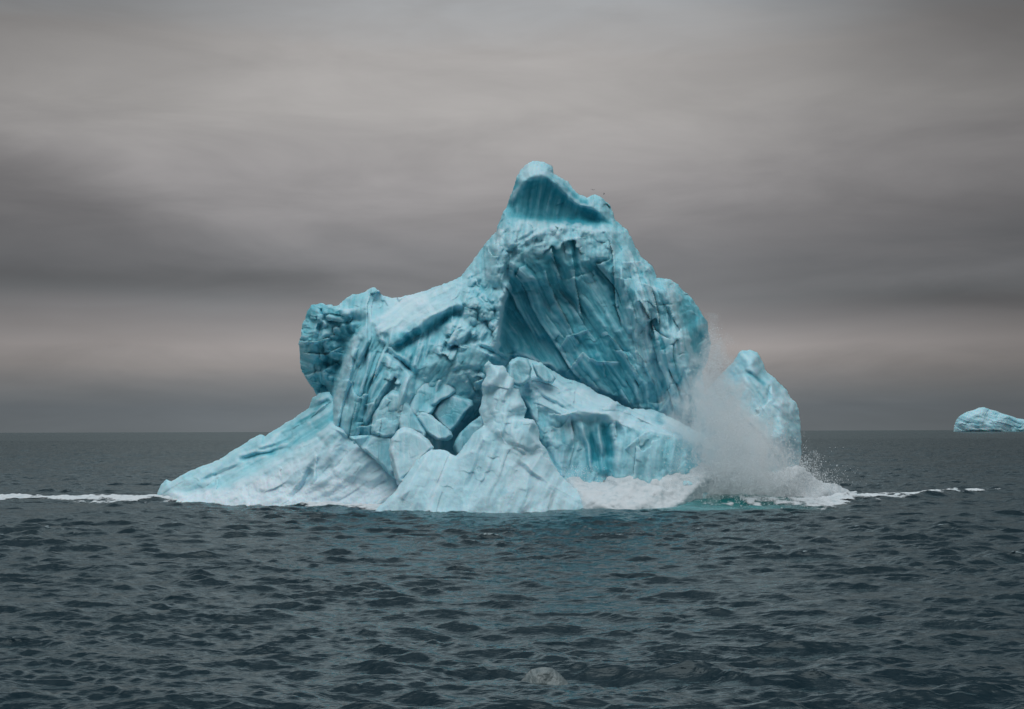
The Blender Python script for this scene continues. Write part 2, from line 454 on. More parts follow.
# foam lying on the water: the cells of the same surface that carry froth, lifted a little
def foam_mask(x, y):
    r = crest_rel(x, y)
    streak = vn2(x / 5.0, y / 1.6, 21) * 0.35 + vn2(x / 1.9, y / 0.8, 22) * 0.4 + vn2(x / 0.7, y / 0.45, 23) * 0.4
    left = (1 - sstep(x, -43, -39)) * sstep(x, -75, -58) * np.exp(-((r + 0.3) / 3.0) ** 2) * 1.3
    left2 = sstep(x, -52, -44) * (1 - sstep(x, -14, -9)) * np.exp(-((r - 0.5) / 2.6) ** 2) * 1.25
    right = sstep(x, 27, 33) * (1 - sstep(x, 56, 66)) * np.exp(-((r - 2.0) / np.interp(x, [30, 40, 62], [6.5, 4.5, 2.8])) ** 2) * 1.55
    apron = np.exp(-((x - 30) / 8) ** 2) * np.exp(-((y - 155) / 7) ** 2) * 1.2
    lace = 0.75 * np.exp(-((x - 27) / 9) ** 2) * np.exp(-((y - 147) / 5) ** 2)
    lace2 = 0.8 * np.exp(-((x - 9) / 7) ** 2) * np.exp(-((y - 147.5) / 2.4) ** 2)
    far = 0.42 * np.exp(-((x - 70) / 25) ** 2) * np.exp(-((y - 235) / 10) ** 2) + 0.40 * np.exp(-((x + 55) / 16) ** 2) * np.exp(-((y - 205) / 12) ** 2)
    m = np.maximum.reduce([left, left2, right, 0.95 * lace, lace2])
    return np.where(m > 0.15, m + streak * 0.95 - 0.74, -1.0), streak
fm, st = foam_mask(Xg, Yg)
fm = np.where((stepg < 1.2), fm, -1)
keep = ((fm[:-1, :-1] + fm[1:, 1:] + fm[1:, :-1] + fm[:-1, 1:]) > -1.3).ravel()
fq = quads[keep]
used, inv = np.unique(fq, return_inverse=True)
fco = sea_co[used].copy()
lump = np.clip(fm.ravel()[used], 0, 0.6)
fco[:, 2] += 0.02 + lump * 0.2 * (0.6 + 0.8 * np.abs(vn2(fco[:, 0] / 0.5, fco[:, 1] / 0.5, 33)))
fo = mesh_object('sea_foam', fco, inv.reshape(-1, 4), LACE, attrs={'cover': fm.ravel()[used]})
tag(fo, 'white foam drifting on the water either side of the big iceberg', 'foam', kind='stuff')

# ------------------------------------------------------------------ ice relief builder
def relief(name, outline, pts, Yb, step, parent, edges=(), strokes=(), regions=(), default=None, rough_edge=1.2,
           roundr=7.0, thick=0.6, smoothpx=1.6, mat=None, seed=0, warp=2.0, disp=(0.5, 0.3), back=60.0, gain=1.0, blueoff=0.10):
    """a closed body of ice: front face from an authored low relief (depth towards the viewer, in photo pixels at
    distance Yb), chipped and fluted, and a rounded back behind it"""
    mpx = Yb / F
    O = np.array(outline, float)
    u0, v0 = O.min(0) - 4; u1, v1 = O.max(0) + 4
    U, V = np.meshgrid(np.arange(u0, u1, step), np.arange(v0, v1, step))
    sd_ = poly_sd(U, V, outline)
    sd_ = sd_ + rough_edge * (fbm2(U / 9, V / 9, seed + 50, 4, 0.6) * 1.3)
    WU = U + warp * fbm2(U / 14, V / 14, seed + 1, 3); WV = V + warp * fbm2(U / 14, V / 14, seed + 2, 3)
    D = blur(tin(WU[:, :] if False else U, V, pts, edges), round(smoothpx / step))
    # re-sample the authored relief with a little warp so that its facet edges wander
    iu = np.clip(((WU - u0) / step), 0, U.shape[1] - 1.001); iv = np.clip(((WV - v0) / step), 0, U.shape[0] - 1.001)
    a = iu.astype(int); b = iv.astype(int); fa = iu - a; fb = iv - b
    D = (D[b, a] * (1 - fa) + D[b, a + 1] * fa) * (1 - fb) + (D[b + 1, a] * (1 - fa) + D[b + 1, a + 1] * fa) * fb
    dp = dict(ang=90, fl=1.0, flw=7, fa=4, fs=22, el=1.6, cc=0, ra=0.50, blue=0.25, snow=0.0, str=0.15, fb=0.32)
    dp.update(default or {})
    wsum = np.zeros(U.shape); det = np.zeros(U.shape); blue = np.zeros(U.shape); snow = np.zeros(U.shape)
    def detail(q, s, u, v):
        th = math.radians(q['ang']); al = u * math.cos(th) + v * math.sin(th); ac = -u * math.sin(th) + v * math.cos(th)
        ac = ac + 3.0 * vn2(u / 26, v / 26, s + 3); al = al + 9.0 * vn2(u / 15, v / 15, s + 4) + 4.0 * vn2(u / 6, v / 6, s + 14)
        r = 0; idv = 0
        if q['fl']:
            n = fbm2(ac / q['flw'], al / (q['flw'] * 7), s + 5, 2)
            n2 = 1 - 2 * np.abs(fbm2(ac / (q['flw'] * 1.7) + 9, al / (q['flw'] * 9), s + 6, 2))
            r = r + q['fl'] * (n + 0.9 * n2)
        if q['fa']:
            e = q['el']; fs = q['fs']
            c1, i1 = cells(ac / fs, al / (fs * e), s + 7); c2, i2 = cells(ac / (fs * .42), al / (fs * .42 * e), s + 8)
            c4, i4 = cells(ac / (fs * .22), al / (fs * .22 * e), s + 10)
            c3, i3 = cells(ac / (fs * 2.1), al / (fs * 2.1 * e), s + 9)
            idv = 0.5 * i1 + 0.25 * i2 + 0.3 * i3
            g = -1 if q['cc'] else 1
            cc_ = 1.5 * c1 + 0.75 * c2 + 1.8 * c3 + 0.22 * c4
            r = r + q['fa'] * g * (cc_ - cc_.mean())
        r = r + q['ra'] * (1.2 * fbm2(u / 9, v / 9, s + 11, 4, 0.5))
        stv = fbm2(ac / (q['flw'] * .55), al / (q['flw'] * 8), s + 13, 3, 0.6)
        return r, np.clip(q['blue'] + q['str'] * stv * 1.6 + q['fb'] * idv, 0, 1)
    for n_, (poly, fe, q) in enumerate(regions):
        qq = dict(dp); qq.update(q); P = np.array(poly, float)
        sl = (slice(max(0, int((P[:, 1].min() - fe - v0) / step)), max(1, int((P[:, 1].max() + fe - v0) / step) + 1)),
              slice(max(0, int((P[:, 0].min() - fe - u0) / step)), max(1, int((P[:, 0].max() + fe - u0) / step) + 1)))
        if U[sl].size == 0: continue
        w = 1 - sstep(poly_sd(U[sl], V[sl], poly) + 2.5 * fbm2(U[sl] / 10, V[sl] / 10, seed + 70 + n_, 3), -fe, fe)
        w = w * (1 - np.clip(wsum[sl], 0, 1))
        dd, bb = detail(qq, seed + 100 + 20 * n_, U[sl], V[sl])
        det[sl] += w * dd; blue[sl] += w * bb; snow[sl] += w * qq['snow']; wsum[sl] += w
    w = 1 - np.clip(wsum, 0, 1)
    dd, bb = detail(dp, seed + 90, U, V); det += w * dd; blue += w * bb; snow += w * dp['snow']
    D = D + det * gain
    for st_ in strokes:
        kind, line, w_, amp = st_[:4]
        dist, side, par = seg_dist(WU, WV, line)
        tp = np.clip(np.minimum(par, 1 - par) * 6, 0, 1) ** 0.7
        if kind == 'g': D += 1.15 * amp * tp * np.clip(1 - dist / (1.3 * w_), 0, 1)
        elif kind == 's': D += 1.8 * amp * tp * (side > 0) * np.exp(-dist / w_)
        elif kind == 'b': blue += amp * tp * np.exp(-(dist / w_) ** 2)
        elif kind == 'w': snow += amp * tp * np.exp(-(dist / w_) ** 2)
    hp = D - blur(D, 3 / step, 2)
    ridge_pale = np.clip(hp / 1.6 - 0.1, 0, 1) * np.clip(0.75 + 0.7 * fbm2(U / 12, V / 12, seed + 400, 3), 0.2, 1)  # raised ridges coloured paler than the surface between, broken by noise
    snow = snow + 0.42 * ridge_pale; blue = blue + blueoff
    # mesh
    gu = np.gradient(sd_, step, axis=1); gv = np.gradient(sd_, step, axis=0); gl = np.hypot(gu, gv) + 1e-6
    on = sd_ < step * 0.75
    push = on & (sd_ > -step * 0.35)
    U2 = np.where(push, U - gu / gl ** 2 * sd_, U); V2 = np.where(push, V - gv / gl ** 2 * sd_, V)
    q_ = np.clip(-sd_ / roundr, 0, 1); prof = np.sqrt(np.clip(1 - (1 - q_) ** 2, 0, 1))
    qb = np.clip(-sd_ / 60.0, 0, 1); pb = np.sqrt(np.clip(1 - (1 - qb) ** 2, 0, 1))
    front = Yb - (D - roundr * 0.9 * (1 - prof)) * mpx
    rim = Yb - (blur(D, 6 / step, 2)) * mpx
    backY = rim + (pb * (back * thick) + 0.8 * roundr * prof + 4 * pb * fbm2(U / 25, V / 25, seed + 200, 3)) * mpx
    backY = np.maximum(backY, front + 0.05 * mpx)
    cell = on[:-1, :-1] & on[1:, :-1] & on[1:, 1:] & on[:-1, 1:]
    vm = np.zeros(U.shape, bool)
    for s_ in ((slice(None, -1), slice(None, -1)), (slice(1, None), slice(None, -1)), (slice(1, None), slice(1, None)), (slice(None, -1), slice(1, None))):
        vm[s_] |= cell
    ncell = np.zeros(U.shape, int)
    ncell[:-1, :-1] += cell; ncell[1:, :-1] += cell; ncell[1:, 1:] += cell; ncell[:-1, 1:] += cell
    bd = vm & (ncell < 4)
    fi = -np.ones(U.shape, int); fi[vm] = np.arange(vm.sum())
    bi = fi.copy(); inn = vm & ~bd; bi[inn] = vm.sum() + np.arange(inn.sum())
    # boundary verts shared by both faces
    cf = world(U2[vm], V2[vm], front[vm]); cb = world(U2[inn], V2[inn], backY[inn])
    j, i = np.nonzero(cell)
    def q4(I): return np.stack([I[j, i], I[j + 1, i], I[j + 1, i + 1], I[j, i + 1]], -1)
    faces = np.concatenate([q4(fi), q4(bi)[:, ::-1]])
    cof = np.concatenate([cf, cb])
    # real displacement along the normals
    T = cof[faces]; fn = np.cross(T[:, 2] - T[:, 0], T[:, 3] - T[:, 1])
    vnm = np.zeros_like(cof)
    for k in range(4):
        for ax in range(3): vnm[:, ax] += np.bincount(faces[:, k], fn[:, ax], len(cof))
    vnm /= np.linalg.norm(vnm, axis=1, keepdims=True) + 1e-9
    p = cof / mpx
    n_ = disp[0] * (1 - 2 * np.abs(vn3(p / 12, seed + 301))) + disp[1] * 0.8 * vn3(p / 5, seed + 302) + 0.25 * disp[1] * vn3(p / 2.4, seed + 303)
    cof = cof + vnm * (n_ * mpx)[:, None]
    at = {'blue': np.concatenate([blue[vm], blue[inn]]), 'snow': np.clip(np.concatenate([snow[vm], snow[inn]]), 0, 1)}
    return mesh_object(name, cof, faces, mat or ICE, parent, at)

def closed_edges(n): return [(i, (i + 1) % n) for i in range(n)]
def build(name, outl, inner, lines=(), **kw):
    """outl: (u, v, d) ring; inner: points; lines: polylines of (u, v, d) kept as triangulation edges"""
    pts = list(outl); edges = closed_edges(len(outl))
    for ln in lines:
        k = len(pts); pts += list(ln); edges += [(k + i, k + i + 1) for i in range(len(ln) - 1)]
    pts += list(inner)
    return relief(name, [p[:2] for p in outl], pts, edges=edges, **kw)

berg = bpy.data.objects.new('iceberg', None); C.objects.link(berg); berg.location = (0, 160, 0)
tag(berg, 'towering turquoise iceberg with a peak and a scooped hollow, largest in the middle', 'iceberg', 'icebergs')

# ---- main body
main_ring = [(311,305,15),(303,323,12),(299,342,15),(300,356,15),(301,368,15),(307,381,12),(314,389,8),(318,396,8),(310,430,30),(290,480,60),(285,540,90),
    (350,540,118),(450,540,120),(600,540,110),(718,540,80),(715,450,60),(704,400,60),(702,372,40),(708,360,22),(711,343,18),(707,322,18),(699,308,20),(686,292,25),(678,285,30),(670,279,35),
    (657,277,30),(652,266,30),(640,257,28),(634,244,25),(627,230,20),(616,220,20),(610,206,18),(603,198,18),(595,194,15),(587,198,18),(579,195,20),(568,182,20),(554,174,20),
    (552,166,20),(544,162,22),(533,161,22),(525,166,20),(516,176,18),(513,190,20),(508,203,22),(501,216,25),(496,231,25),(485,244,25),(470,265,28),(461,277,30),
    (443,284,30),(424,291,25),(402,297,25),(392,299,25),(383,296,22),(379,290,20),(374,288,20),(367,291,20),(362,293,20),(352,294,20),(345,300,22),(336,306,30),(322,304,22)]
main_lines = [
    [(370,322,74),(359,334,82),(352,343,86),(347,359,90),(340,384,94),(337,404,98),(334,424,106)],
    [(366,320,50),(355,331,36),(348,342,28),(343,358,26),(336,382,26),(332,403,34),(328,424,44)],
    [(370,323,76),(380,334,90),(388,346,96),(400,339,96),(412,331,93),(430,318,88),(453,305,76)],
    [(390,350,90),(403,345,78),(414,338,70),(434,328,60),(457,312,60)],
    [(376,337,92),(386,352,94),(400,364,100),(413,374,106)],
    [(380,334,90),(390,347,100),(402,358,106),(415,370,114)],
    [(498,232,62),(494,248,72),(498,258,80),(500,275,86),(506,293,92),(499,330,102),(497,349,106)],
    [(508,296,62),(504,330,56),(503,350,60)],
    [(500,262,84),(513,246,88),(526,238,85),(541,232,80),(558,227,76),(575,225,74),(592,228,72),(611,231,66)],
    [(505,267,80),(518,262,76),(534,260,76),(560,262,80),(590,262,82),(612,260,78)],
    [(501,228,58),(512,223,62),(528,222,66),(543,227,64),(560,224,58),(580,222,50),(600,224,42),(614,227,40)],
    [(506,219,44),(518,217,40),(535,219,40),(560,219,36),(585,221,34),(605,222,34)],
    [(512,200,40),(520,185,48),(530,176,54),(542,174,54),(552,180,50),(564,192,46),(578,205,44),(592,208,44),(604,216,42)],
    [(516,203,36),(525,190,40),(534,183,42),(544,182,40),(553,190,34),(570,205,30),(595,217,30)],
    [(516,355,62),(548,366,68),(581,380,78),(599,390,84),(631,408,92),(650,408,96),(664,420,96),(677,410,100),(690,391,100),(691,372,102),(694,362,100),(688,345,104),(683,330,106),(674,310,104),(671,296,98)],
    [(513,360,40),(546,373,34),(580,388,40),(598,397,45),(630,416,55),(655,428,60),(682,424,60),(697,392,60),(699,362,40),(693,345,48),(689,328,56),(680,308,62),(677,297,68)],
    [(508,262,82),(520,268,80),(532,279,76)],
    [(508,272,74),(516,284,54),(530,284,50)],
]
main_pts = [(322,314,40),(316,330,42),(313,352,42),(318,370,36),(330,388,18),(325,398,12),(336,330,40),(340,318,48),(352,310,46),(366,308,48),
    (400,312,56),(430,302,58),(412,322,80),(445,296,52),
    (365,370,108),(385,380,116),(405,395,122),(360,410,120),(385,415,124),(352,438,116),(380,440,124),(410,435,120),(424,345,98),(420,330,76),
    (475,285,58),(488,290,76),(470,303,84),(453,325,96),(445,345,110),(470,330,104),(488,315,98),(476,340,114),(430,365,118),(455,365,120),(470,375,116),
    (484,385,112),(478,400,104),(466,425,82),(455,445,84),(440,425,84),(440,400,110),(490,262,58),(476,274,52),
    (545,200,32),(540,212,34),(570,212,30),(528,208,38),
    (620,245,60),(628,258,72),(645,275,78),(655,290,88),(665,283,60),(533,270,72),(548,275,74),(575,275,78),(600,275,80),(618,275,84),(552,288,62),(578,290,68),
    (530,300,48),(560,298,54),(590,292,68),(515,320,50),(535,325,42),(560,325,52),(590,320,66),(612,300,80),(515,345,54),(540,350,54),(570,352,64),(600,350,76),
    (620,370,84),(645,395,98),(617,318,86),(640,300,92),(642,330,97),(660,312,100),(660,345,108),(650,375,106),(675,345,110),(678,380,108),
    (700,325,40),(705,350,30),(540,440,80),(600,460,90),(560,490,110),(650,480,90),(430,480,112),(350,480,112),(310,450,60)]
main_regions = [
    ([(300,300),(335,308),(352,318),(366,322),(352,340),(344,362),(336,384),(330,398),(316,392),(298,372),(296,340)], 5, dict(ang=10, fl=0.4, fa=6.0, fs=14, el=1.3, ra=0.5, blue=0.60, str=0.10)),
    ([(354,337),(376,337),(412,374),(418,430),(380,440),(350,440),(334,424),(346,362)], 4, dict(ang=106, fl=3.0, flw=9, fa=5.0, fs=13, el=5.0, ra=0.2, blue=0.40, str=0.08)),
    ([(380,335),(420,325),(440,345),(412,372),(388,348)], 4, dict(ang=100, fl=2.2, flw=5, fa=2, fs=10, el=3, blue=0.45)),
    ([(370,322),(402,298),(443,285),(470,276),(455,305),(412,331),(385,342)], 5, dict(ang=150, fl=1.3, flw=6, fa=2.0, fs=20, el=2.5, ra=0.40, blue=0.16, snow=0.25)),
    ([(385,340),(412,331),(453,306),(462,316),(434,332),(404,349),(390,352)], 3, dict(blue=0.7, fa=2, fs=12)),
    ([(505,182),(552,176),(600,212),(612,224),(570,224),(541,222),(508,218)], 3, dict(ang=100, fl=1.1, flw=6, fa=1.0, fs=16, el=3, ra=0.4, blue=0.74, str=0.14)),
    ([(500,165),(555,160),(570,190),(550,180),(530,176),(512,196)], 3, dict(fa=1.4, fs=12, ra=0.60, blue=0.30, snow=0.15)),
    ([(496,232),(530,219),(600,224),(612,232),(570,236),(535,242),(510,262),(505,295),(494,290)], 4, dict(ang=95, fl=0.8, flw=6, fa=4.2, fs=12, el=2.0, ra=0.65, blue=0.32, snow=0.1)),
    ([(503,300),(512,268),(540,258),(575,262),(612,262),(622,300),(640,400),(620,405),(581,382),(548,368),(500,352)], 6, dict(ang=58, fl=1.0, flw=7, fa=5.5, fs=23, el=2.6, cc=0, ra=0.4, blue=0.70, str=0.22)),
    ([(612,232),(640,257),(672,283),(674,310),(692,360),(690,392),(664,420),(636,402),(622,300)], 6, dict(ang=74, fl=1.6, flw=7, fa=6.0, fs=17, el=2.2, ra=0.5, blue=0.42, str=0.26)),
    ([(676,292),(690,300),(712,325),(712,365),(698,370),(684,325)], 3, dict(ang=80, fl=.5, fa=1.5, fs=18, blue=0.6, ra=0.4)),
    ([(440,350),(453,305),(470,278),(496,285),(500,345),(480,342),(455,352)], 5, dict(ang=120, fa=6.0, fs=13, el=1.2, fl=0.8, ra=0.60, blue=0.38)),
    ([(415,372),(440,350),(500,345),(512,362),(484,420),(450,440),(418,430)], 5, dict(ang=125, fa=3.6, fs=16, el=2.6, fl=1.6, flw=9, ra=0.40, blue=0.4)),
]
main_strokes = [
    ('g', [(386,350),(400,362),(414,374)], 3.5, -9), ('g', [(500,262),(516,248),(530,236)], 2.0, -2),
    ('g', [(514,244),(528,236),(538,228)], 2.0, -3.5), ('g', [(369,340),(364,360),(352,392),(346,420)], 3, -5),
    ('g', [(386,362),(372,385),(366,402),(362,418)], 3, -7), ('g', [(399,376),(388,394),(378,412),(364,430)], 3, -7),
    ('g', [(345,408),(352,382)], 2.5, -5), ('s', [(364,405),(375,402)], 6, 4), ('s', [(356,428),(366,426),(378,424)], 6, 5),
    ('g', [(352,343),(350,372),(342,402)], 2, 3), ('g', [(371,338),(366,372),(358,402)], 2, 4), ('g', [(394,372),(376,400),(368,420)], 2, 4),
    ('s', [(299,341),(315,342),(330,338)], 8, 6), ('s', [(303,353),(325,355),(342,348)], 8, 6), ('s', [(304,376),(322,372),(340,362)], 7, 5),
    ('g', [(322,322),(316,342)], 3, -5), ('g', [(333,330),(352,345)], 3, -5), ('g', [(345,320),(353,340)], 2.5, -5), ('g', [(328,352),(326,372)], 3, -5),
    ('b', [(338,311),(341,318)], 3.5, 0.6), ('b', [(410,333),(418,326)], 6, 0.5), ('b', [(395,345),(410,337)], 5, 0.5),
    ('s', [(610,240),(616,300),(622,330)], 7, -5), ('s', [(572,250),(576,290),(584,325)], 6, 5), ('s', [(545,270),(560,310),(580,345)], 7, 6),
    ('s', [(606,330),(622,350),(640,375)], 7, 5), ('s', [(640,300),(652,320),(657,345)], 7, -7), ('s', [(633,345),(645,362),(655,385)], 6, 5),
    ('s', [(670,340),(655,330),(648,310)], 6, -5), ('g', [(668,306),(670,330)], 2, -5), ('s', [(566,372),(583,352),(596,362),(620,362)], 8, 7),
    ('s', [(560,350),(566,335),(590,330)], 6, 4), ('g', [(600,220),(610,236),(618,244)], 3, 4), ('s', [(622,262),(640,262),(652,272)], 6, 4),
    ('s', [(640,282),(655,287),(668,291)], 6, 5), ('g', [(621,266),(620,290)], 2, 4),
    ('b', [(660,380),(672,400)], 6, 0.2), ('b', [(687,393),(684,402)], 4, 0.7), ('b', [(655,336),(663,352)], 5, 0.4), ('b', [(566,219),(605,221)], 5, 0.4),
    ('g', [(463,372),(476,388),(484,400)], 3, -4), ('g', [(450,372),(470,368),(484,374)], 3, -3), ('g', [(476,345),(492,352),(508,362)], 3, -8),
    ('g', [(440,352),(470,340),(480,341)], 4, -6), ('w', [(377,290),(400,300),(425,295)], 7, 0.3), ('b', [(553,240),(558,264)], 5, 0.35), ('b', [(572,234),(577,272)], 4, 0.35), ('b', [(520,262),(536,284)], 6, 0.25), ('g', [(575,238),(577,275)], 3.0, -2), ('s', [(552,245),(556,268),(562,280)], 6, 4), ('g', [(595,245),(598,275)], 3, -2), ('b', [(626,296),(632,290)], 4, 0.3),
]
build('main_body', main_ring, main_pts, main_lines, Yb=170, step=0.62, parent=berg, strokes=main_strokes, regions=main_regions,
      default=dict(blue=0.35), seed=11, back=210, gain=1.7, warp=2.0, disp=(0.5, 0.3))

# ---- left foot sliding into the sea
foot_ring = [(155,500,10),(158,492,10),(161,485,10),(166,479,12),(171,481,12),(184,474,12),(198,468,12),(211,463,12),(225,456,12),(237,449,12),(250,440,12),(261,434,14),(265,437,14),(269,433,14),
    (280,427,12),(292,419,12),(301,414,12),(309,408,12),(313,398,14),(319,393,20),(330,392,30),(336,404,50),(340,424,80),(352,436,100),(375,438,110),(398,450,110),(408,480,120),(410,545,160),(300,545,160),(200,545,130),(140,545,70),(148,515,20)]
foot_lines = [
    [(332,428,104),(322,433,100),(318,438,96),(303,444,90),(290,455,88),(270,466,84),(250,477,80),(229,488,76),(195,499,60)],
    [(330,420,66),(322,428,66),(314,434,62),(300,441,60),(288,450,58),(268,462,58),(248,473,56),(226,484,50),(190,494,34)],
    [(345,432,108),(370,444,124),(384,462,128),(398,482,130)],
]
foot_pts = [(322,405,44),(314,420,46),(300,430,40),(280,442,36),(255,455,34),(225,468,30),(190,482,26),(170,490,22),(262,445,30),(290,435,34),
    (330,450,118),(300,465,108),(270,482,104),(240,495,100),(300,490,128),(340,475,128),(370,490,138),(340,500,140),(260,505,122),(200,508,90),(300,520,150)]
foot_regions = [
    ([(180,500),(229,489),(270,470),(320,445),(345,440),(375,448),(398,480),(405,530),(170,530),(160,503)], 6, dict(ang=135, fl=2.0, flw=9, fa=3.0, fs=15, el=3, ra=0.80, blue=0.16, snow=0.45, str=0.2)),
    ([(330,392),(338,420),(320,436),(290,450),(270,455),(285,430)], 6, dict(ang=140, fl=1.2, fa=3, fs=14, el=3, blue=0.5)),
]
foot_regions.insert(0, ([(170,494),(230,490),(262,478),(300,486),(345,478),(398,490),(405,535),(165,535)], 5, dict(ang=150, fl=1.4, flw=8, fa=1.6, fs=11, el=2.4, ra=1.6, blue=0.05, snow=0.85)))
foot_strokes = [('g', [(238,461),(256,455),(276,451),(290,448)], 2.6, -6), ('g', [(200,480),(222,472),(240,467)], 2.2, -4), ('g', [(258,449),(276,446),(292,438)], 2.2, -4),
    ('g', [(216,473),(216,486)], 2, -3), ('g', [(288,500),(298,492),(306,482),(312,468)], 4, -8), ('b', [(290,499),(299,491),(303,484)], 3, 0.6), ('b', [(310,484),(313,470)], 2.5, 0.6),
    ('g', [(313,484),(317,455)], 2, 4), ('b', [(264,500),(280,485)], 7, 0.35), ('w', [(250,482),(285,476),(310,455)], 6, 0.3), ('b', [(238,461),(256,455),(276,451)], 2.2, 0.4),
    ('g', [(308,410),(330,400)], 3, -5), ('g', [(300,425),(322,412),(332,402)], 3, -5), ('g', [(330,424),(352,436)], 3, 5),
    ('b', [(345,440),(362,455),(378,470)], 3, 0.2)]
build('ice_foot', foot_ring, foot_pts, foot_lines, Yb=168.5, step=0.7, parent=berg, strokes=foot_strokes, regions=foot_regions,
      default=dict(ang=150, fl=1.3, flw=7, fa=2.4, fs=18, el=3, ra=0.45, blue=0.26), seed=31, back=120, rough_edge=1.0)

# ---- shelf under the dome, lower right
shelf_ring = [(508,366,30),(512,360,30),(524,358,30),(536,361,30),(552,371,30),(566,378,30),(585,385,32),(600,394,34),(618,402,36),(632,409,38),(650,409,38),(668,416,40),(690,428,40),(712,440,40),(724,480,60),(726,545,90),
    (620,545,130),(510,545,100),(508,450,40),(505,400,30)]
shelf_lines = [[(526,380,62),(528,405,76),(540,430,86),(551,452,94),(560,472,100)],
    [(545,406,76),(565,418,92),(581,411,88),(605,413,92),(618,420,94),(626,426,96),(650,430,92),(680,440,90)],
    [(560,425,86),(582,420,84),(604,420,86),(618,428,88)],
    [(625,450,104),(640,436,98),(652,430,92)], [(612,430,92),(612,450,98),(608,480,104)]]
shelf_pts = [(540,378,54),(560,392,64),(585,400,68),(610,405,70),(640,418,72),(570,440,94),(590,440,86),(600,455,88),(585,470,102),(600,478,104),(620,470,112),(640,460,112),(660,455,108),(690,470,100),(650,485,118),(560,500,118),(620,500,124),(515,420,50),(530,460,80)]
shelf_regions = [
    ([(520,362),(600,394),(660,412),(700,440),(640,432),(600,416),(565,420),(540,408),(526,385)], 5, dict(ang=20, fl=0.8, flw=6, fa=2.6, fs=14, el=2.2, ra=0.80, blue=0.25, snow=0.3)),
    ([(576,424),(610,424),(615,476),(585,470)], 4, dict(ang=78, fl=3.2, flw=7, fa=1.4, fs=12, el=4, blue=0.66, str=0.3)),
    ([(505,380),(528,400),(560,472),(560,500),(505,480)], 4, dict(ang=60, fl=0.8, fa=2.6, fs=14, el=2.5, blue=0.5)),
    ([(612,440),(640,434),(690,440),(700,480),(612,482)], 5, dict(ang=95, fl=1.2, flw=8, fa=1.8, fs=16, el=3, blue=0.3))]
shelf_strokes = [('s', [(548,413),(560,416),(578,410)], 6, 4), ('g', [(530,385),(548,400),(570,412)], 2.2, -3), ('g', [(556,396),(576,388)], 2, -3), ('s', [(600,410),(620,398),(640,402)], 6, 4),
    ('b', [(590,430),(596,462)], 3, 0.6), ('b', [(603,428),(611,458)], 3, 0.45), ('g', [(616,406),(628,409)], 2.5, -4), ('b', [(616,406),(628,409)], 2.5, 0.5),
    ('s', [(626,450),(638,438),(650,430)], 7, 4), ('g', [(637,420),(650,430)], 2, -3), ('b', [(560,430),(572,455)], 6, 0.2), ('b', [(527,395),(524,412)], 5, 0.5), ('b', [(655,414),(664,424)], 4, 0.6)]
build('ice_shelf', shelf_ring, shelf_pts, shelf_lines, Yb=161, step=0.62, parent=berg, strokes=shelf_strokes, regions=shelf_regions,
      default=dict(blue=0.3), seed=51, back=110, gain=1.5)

# ---- pale cone at the front with its stacked lumps
cone_ring = [(485,365,20),(489,360,20),(493,365,20),(503,366,20),(509,373,20),(515,379,20),(513,388,22),(519,389,22),(521,397,24),(527,408,28),(524,418,34),(533,420,36),(538,427,38),(540,440,44),(547,452,50),(558,472,60),(570,484,66),(590,499,70),(608,513,74),(640,545,90),
    (500,545,130),(365,545,110),(376,510,80),(396,490,70),(404,476,60),(417,458,54),(431,449,52),(444,450,54),(456,456,54),(463,447,48),(474,433,42),(484,425,36),(479,410,28),(483,396,24),(482,385,22),(486,376,20)]
cone_lines = [[(488,385,42),(500,388,46),(510,388,42)], [(483,425,50),(495,418,60),(505,419,66),(524,419,60),(533,422,60)], [(504,446,76),(520,451,84),(540,443,66)],
    [(500,452,78),(520,457,84),(545,452,60)], [(490,430,66),(475,450,76),(460,480,88),(440,510,106)], [(456,457,64),(445,470,80),(425,495,96)]]
cone_pts = [(498,374,44),(504,400,52),(492,405,50),(520,405,46),(512,432,78),(528,432,68),(500,432,74),(502,475,98),(540,480,90),(520,505,112),(480,500,112),(570,502,92),(430,470,80),(410,490,88),(440,530,125),(560,525,110),(600,525,92)]
cone_strokes = [('g', [(502,443),(520,448),(530,452)], 3, -2), ('g', [(512,448),(526,456)], 2.0, -2), ('g', [(484,440),(478,462),(466,490)], 3, -3), ('g', [(505,400),(503,414)], 3, -3),
    ('s', [(484,388),(496,387),(511,389)], 4, -1.2), ('g', [(508,458),(540,480),(575,500)], 4, -2), ('b', [(500,494),(508,490)], 3, 0.4), ('g', [(430,452),(412,480),(400,500)], 3, 3), ('g', [(520,460),(550,485),(590,505)], 3, 2.5)]
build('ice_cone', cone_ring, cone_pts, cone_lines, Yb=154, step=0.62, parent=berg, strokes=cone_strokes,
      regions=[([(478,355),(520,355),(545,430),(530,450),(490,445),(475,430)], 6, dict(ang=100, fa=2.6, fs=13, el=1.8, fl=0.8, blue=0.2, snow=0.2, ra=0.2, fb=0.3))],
      default=dict(ang=112, fl=1.6, flw=9, fa=2.2, fs=20, el=2.6, ra=0.6, blue=0.16, snow=0.30, str=0.14, fb=0.25), seed=71, back=100, rough_edge=0.9, roundr=3.5, warp=1.2, disp=(0.3, 0.15), smoothpx=1.4)

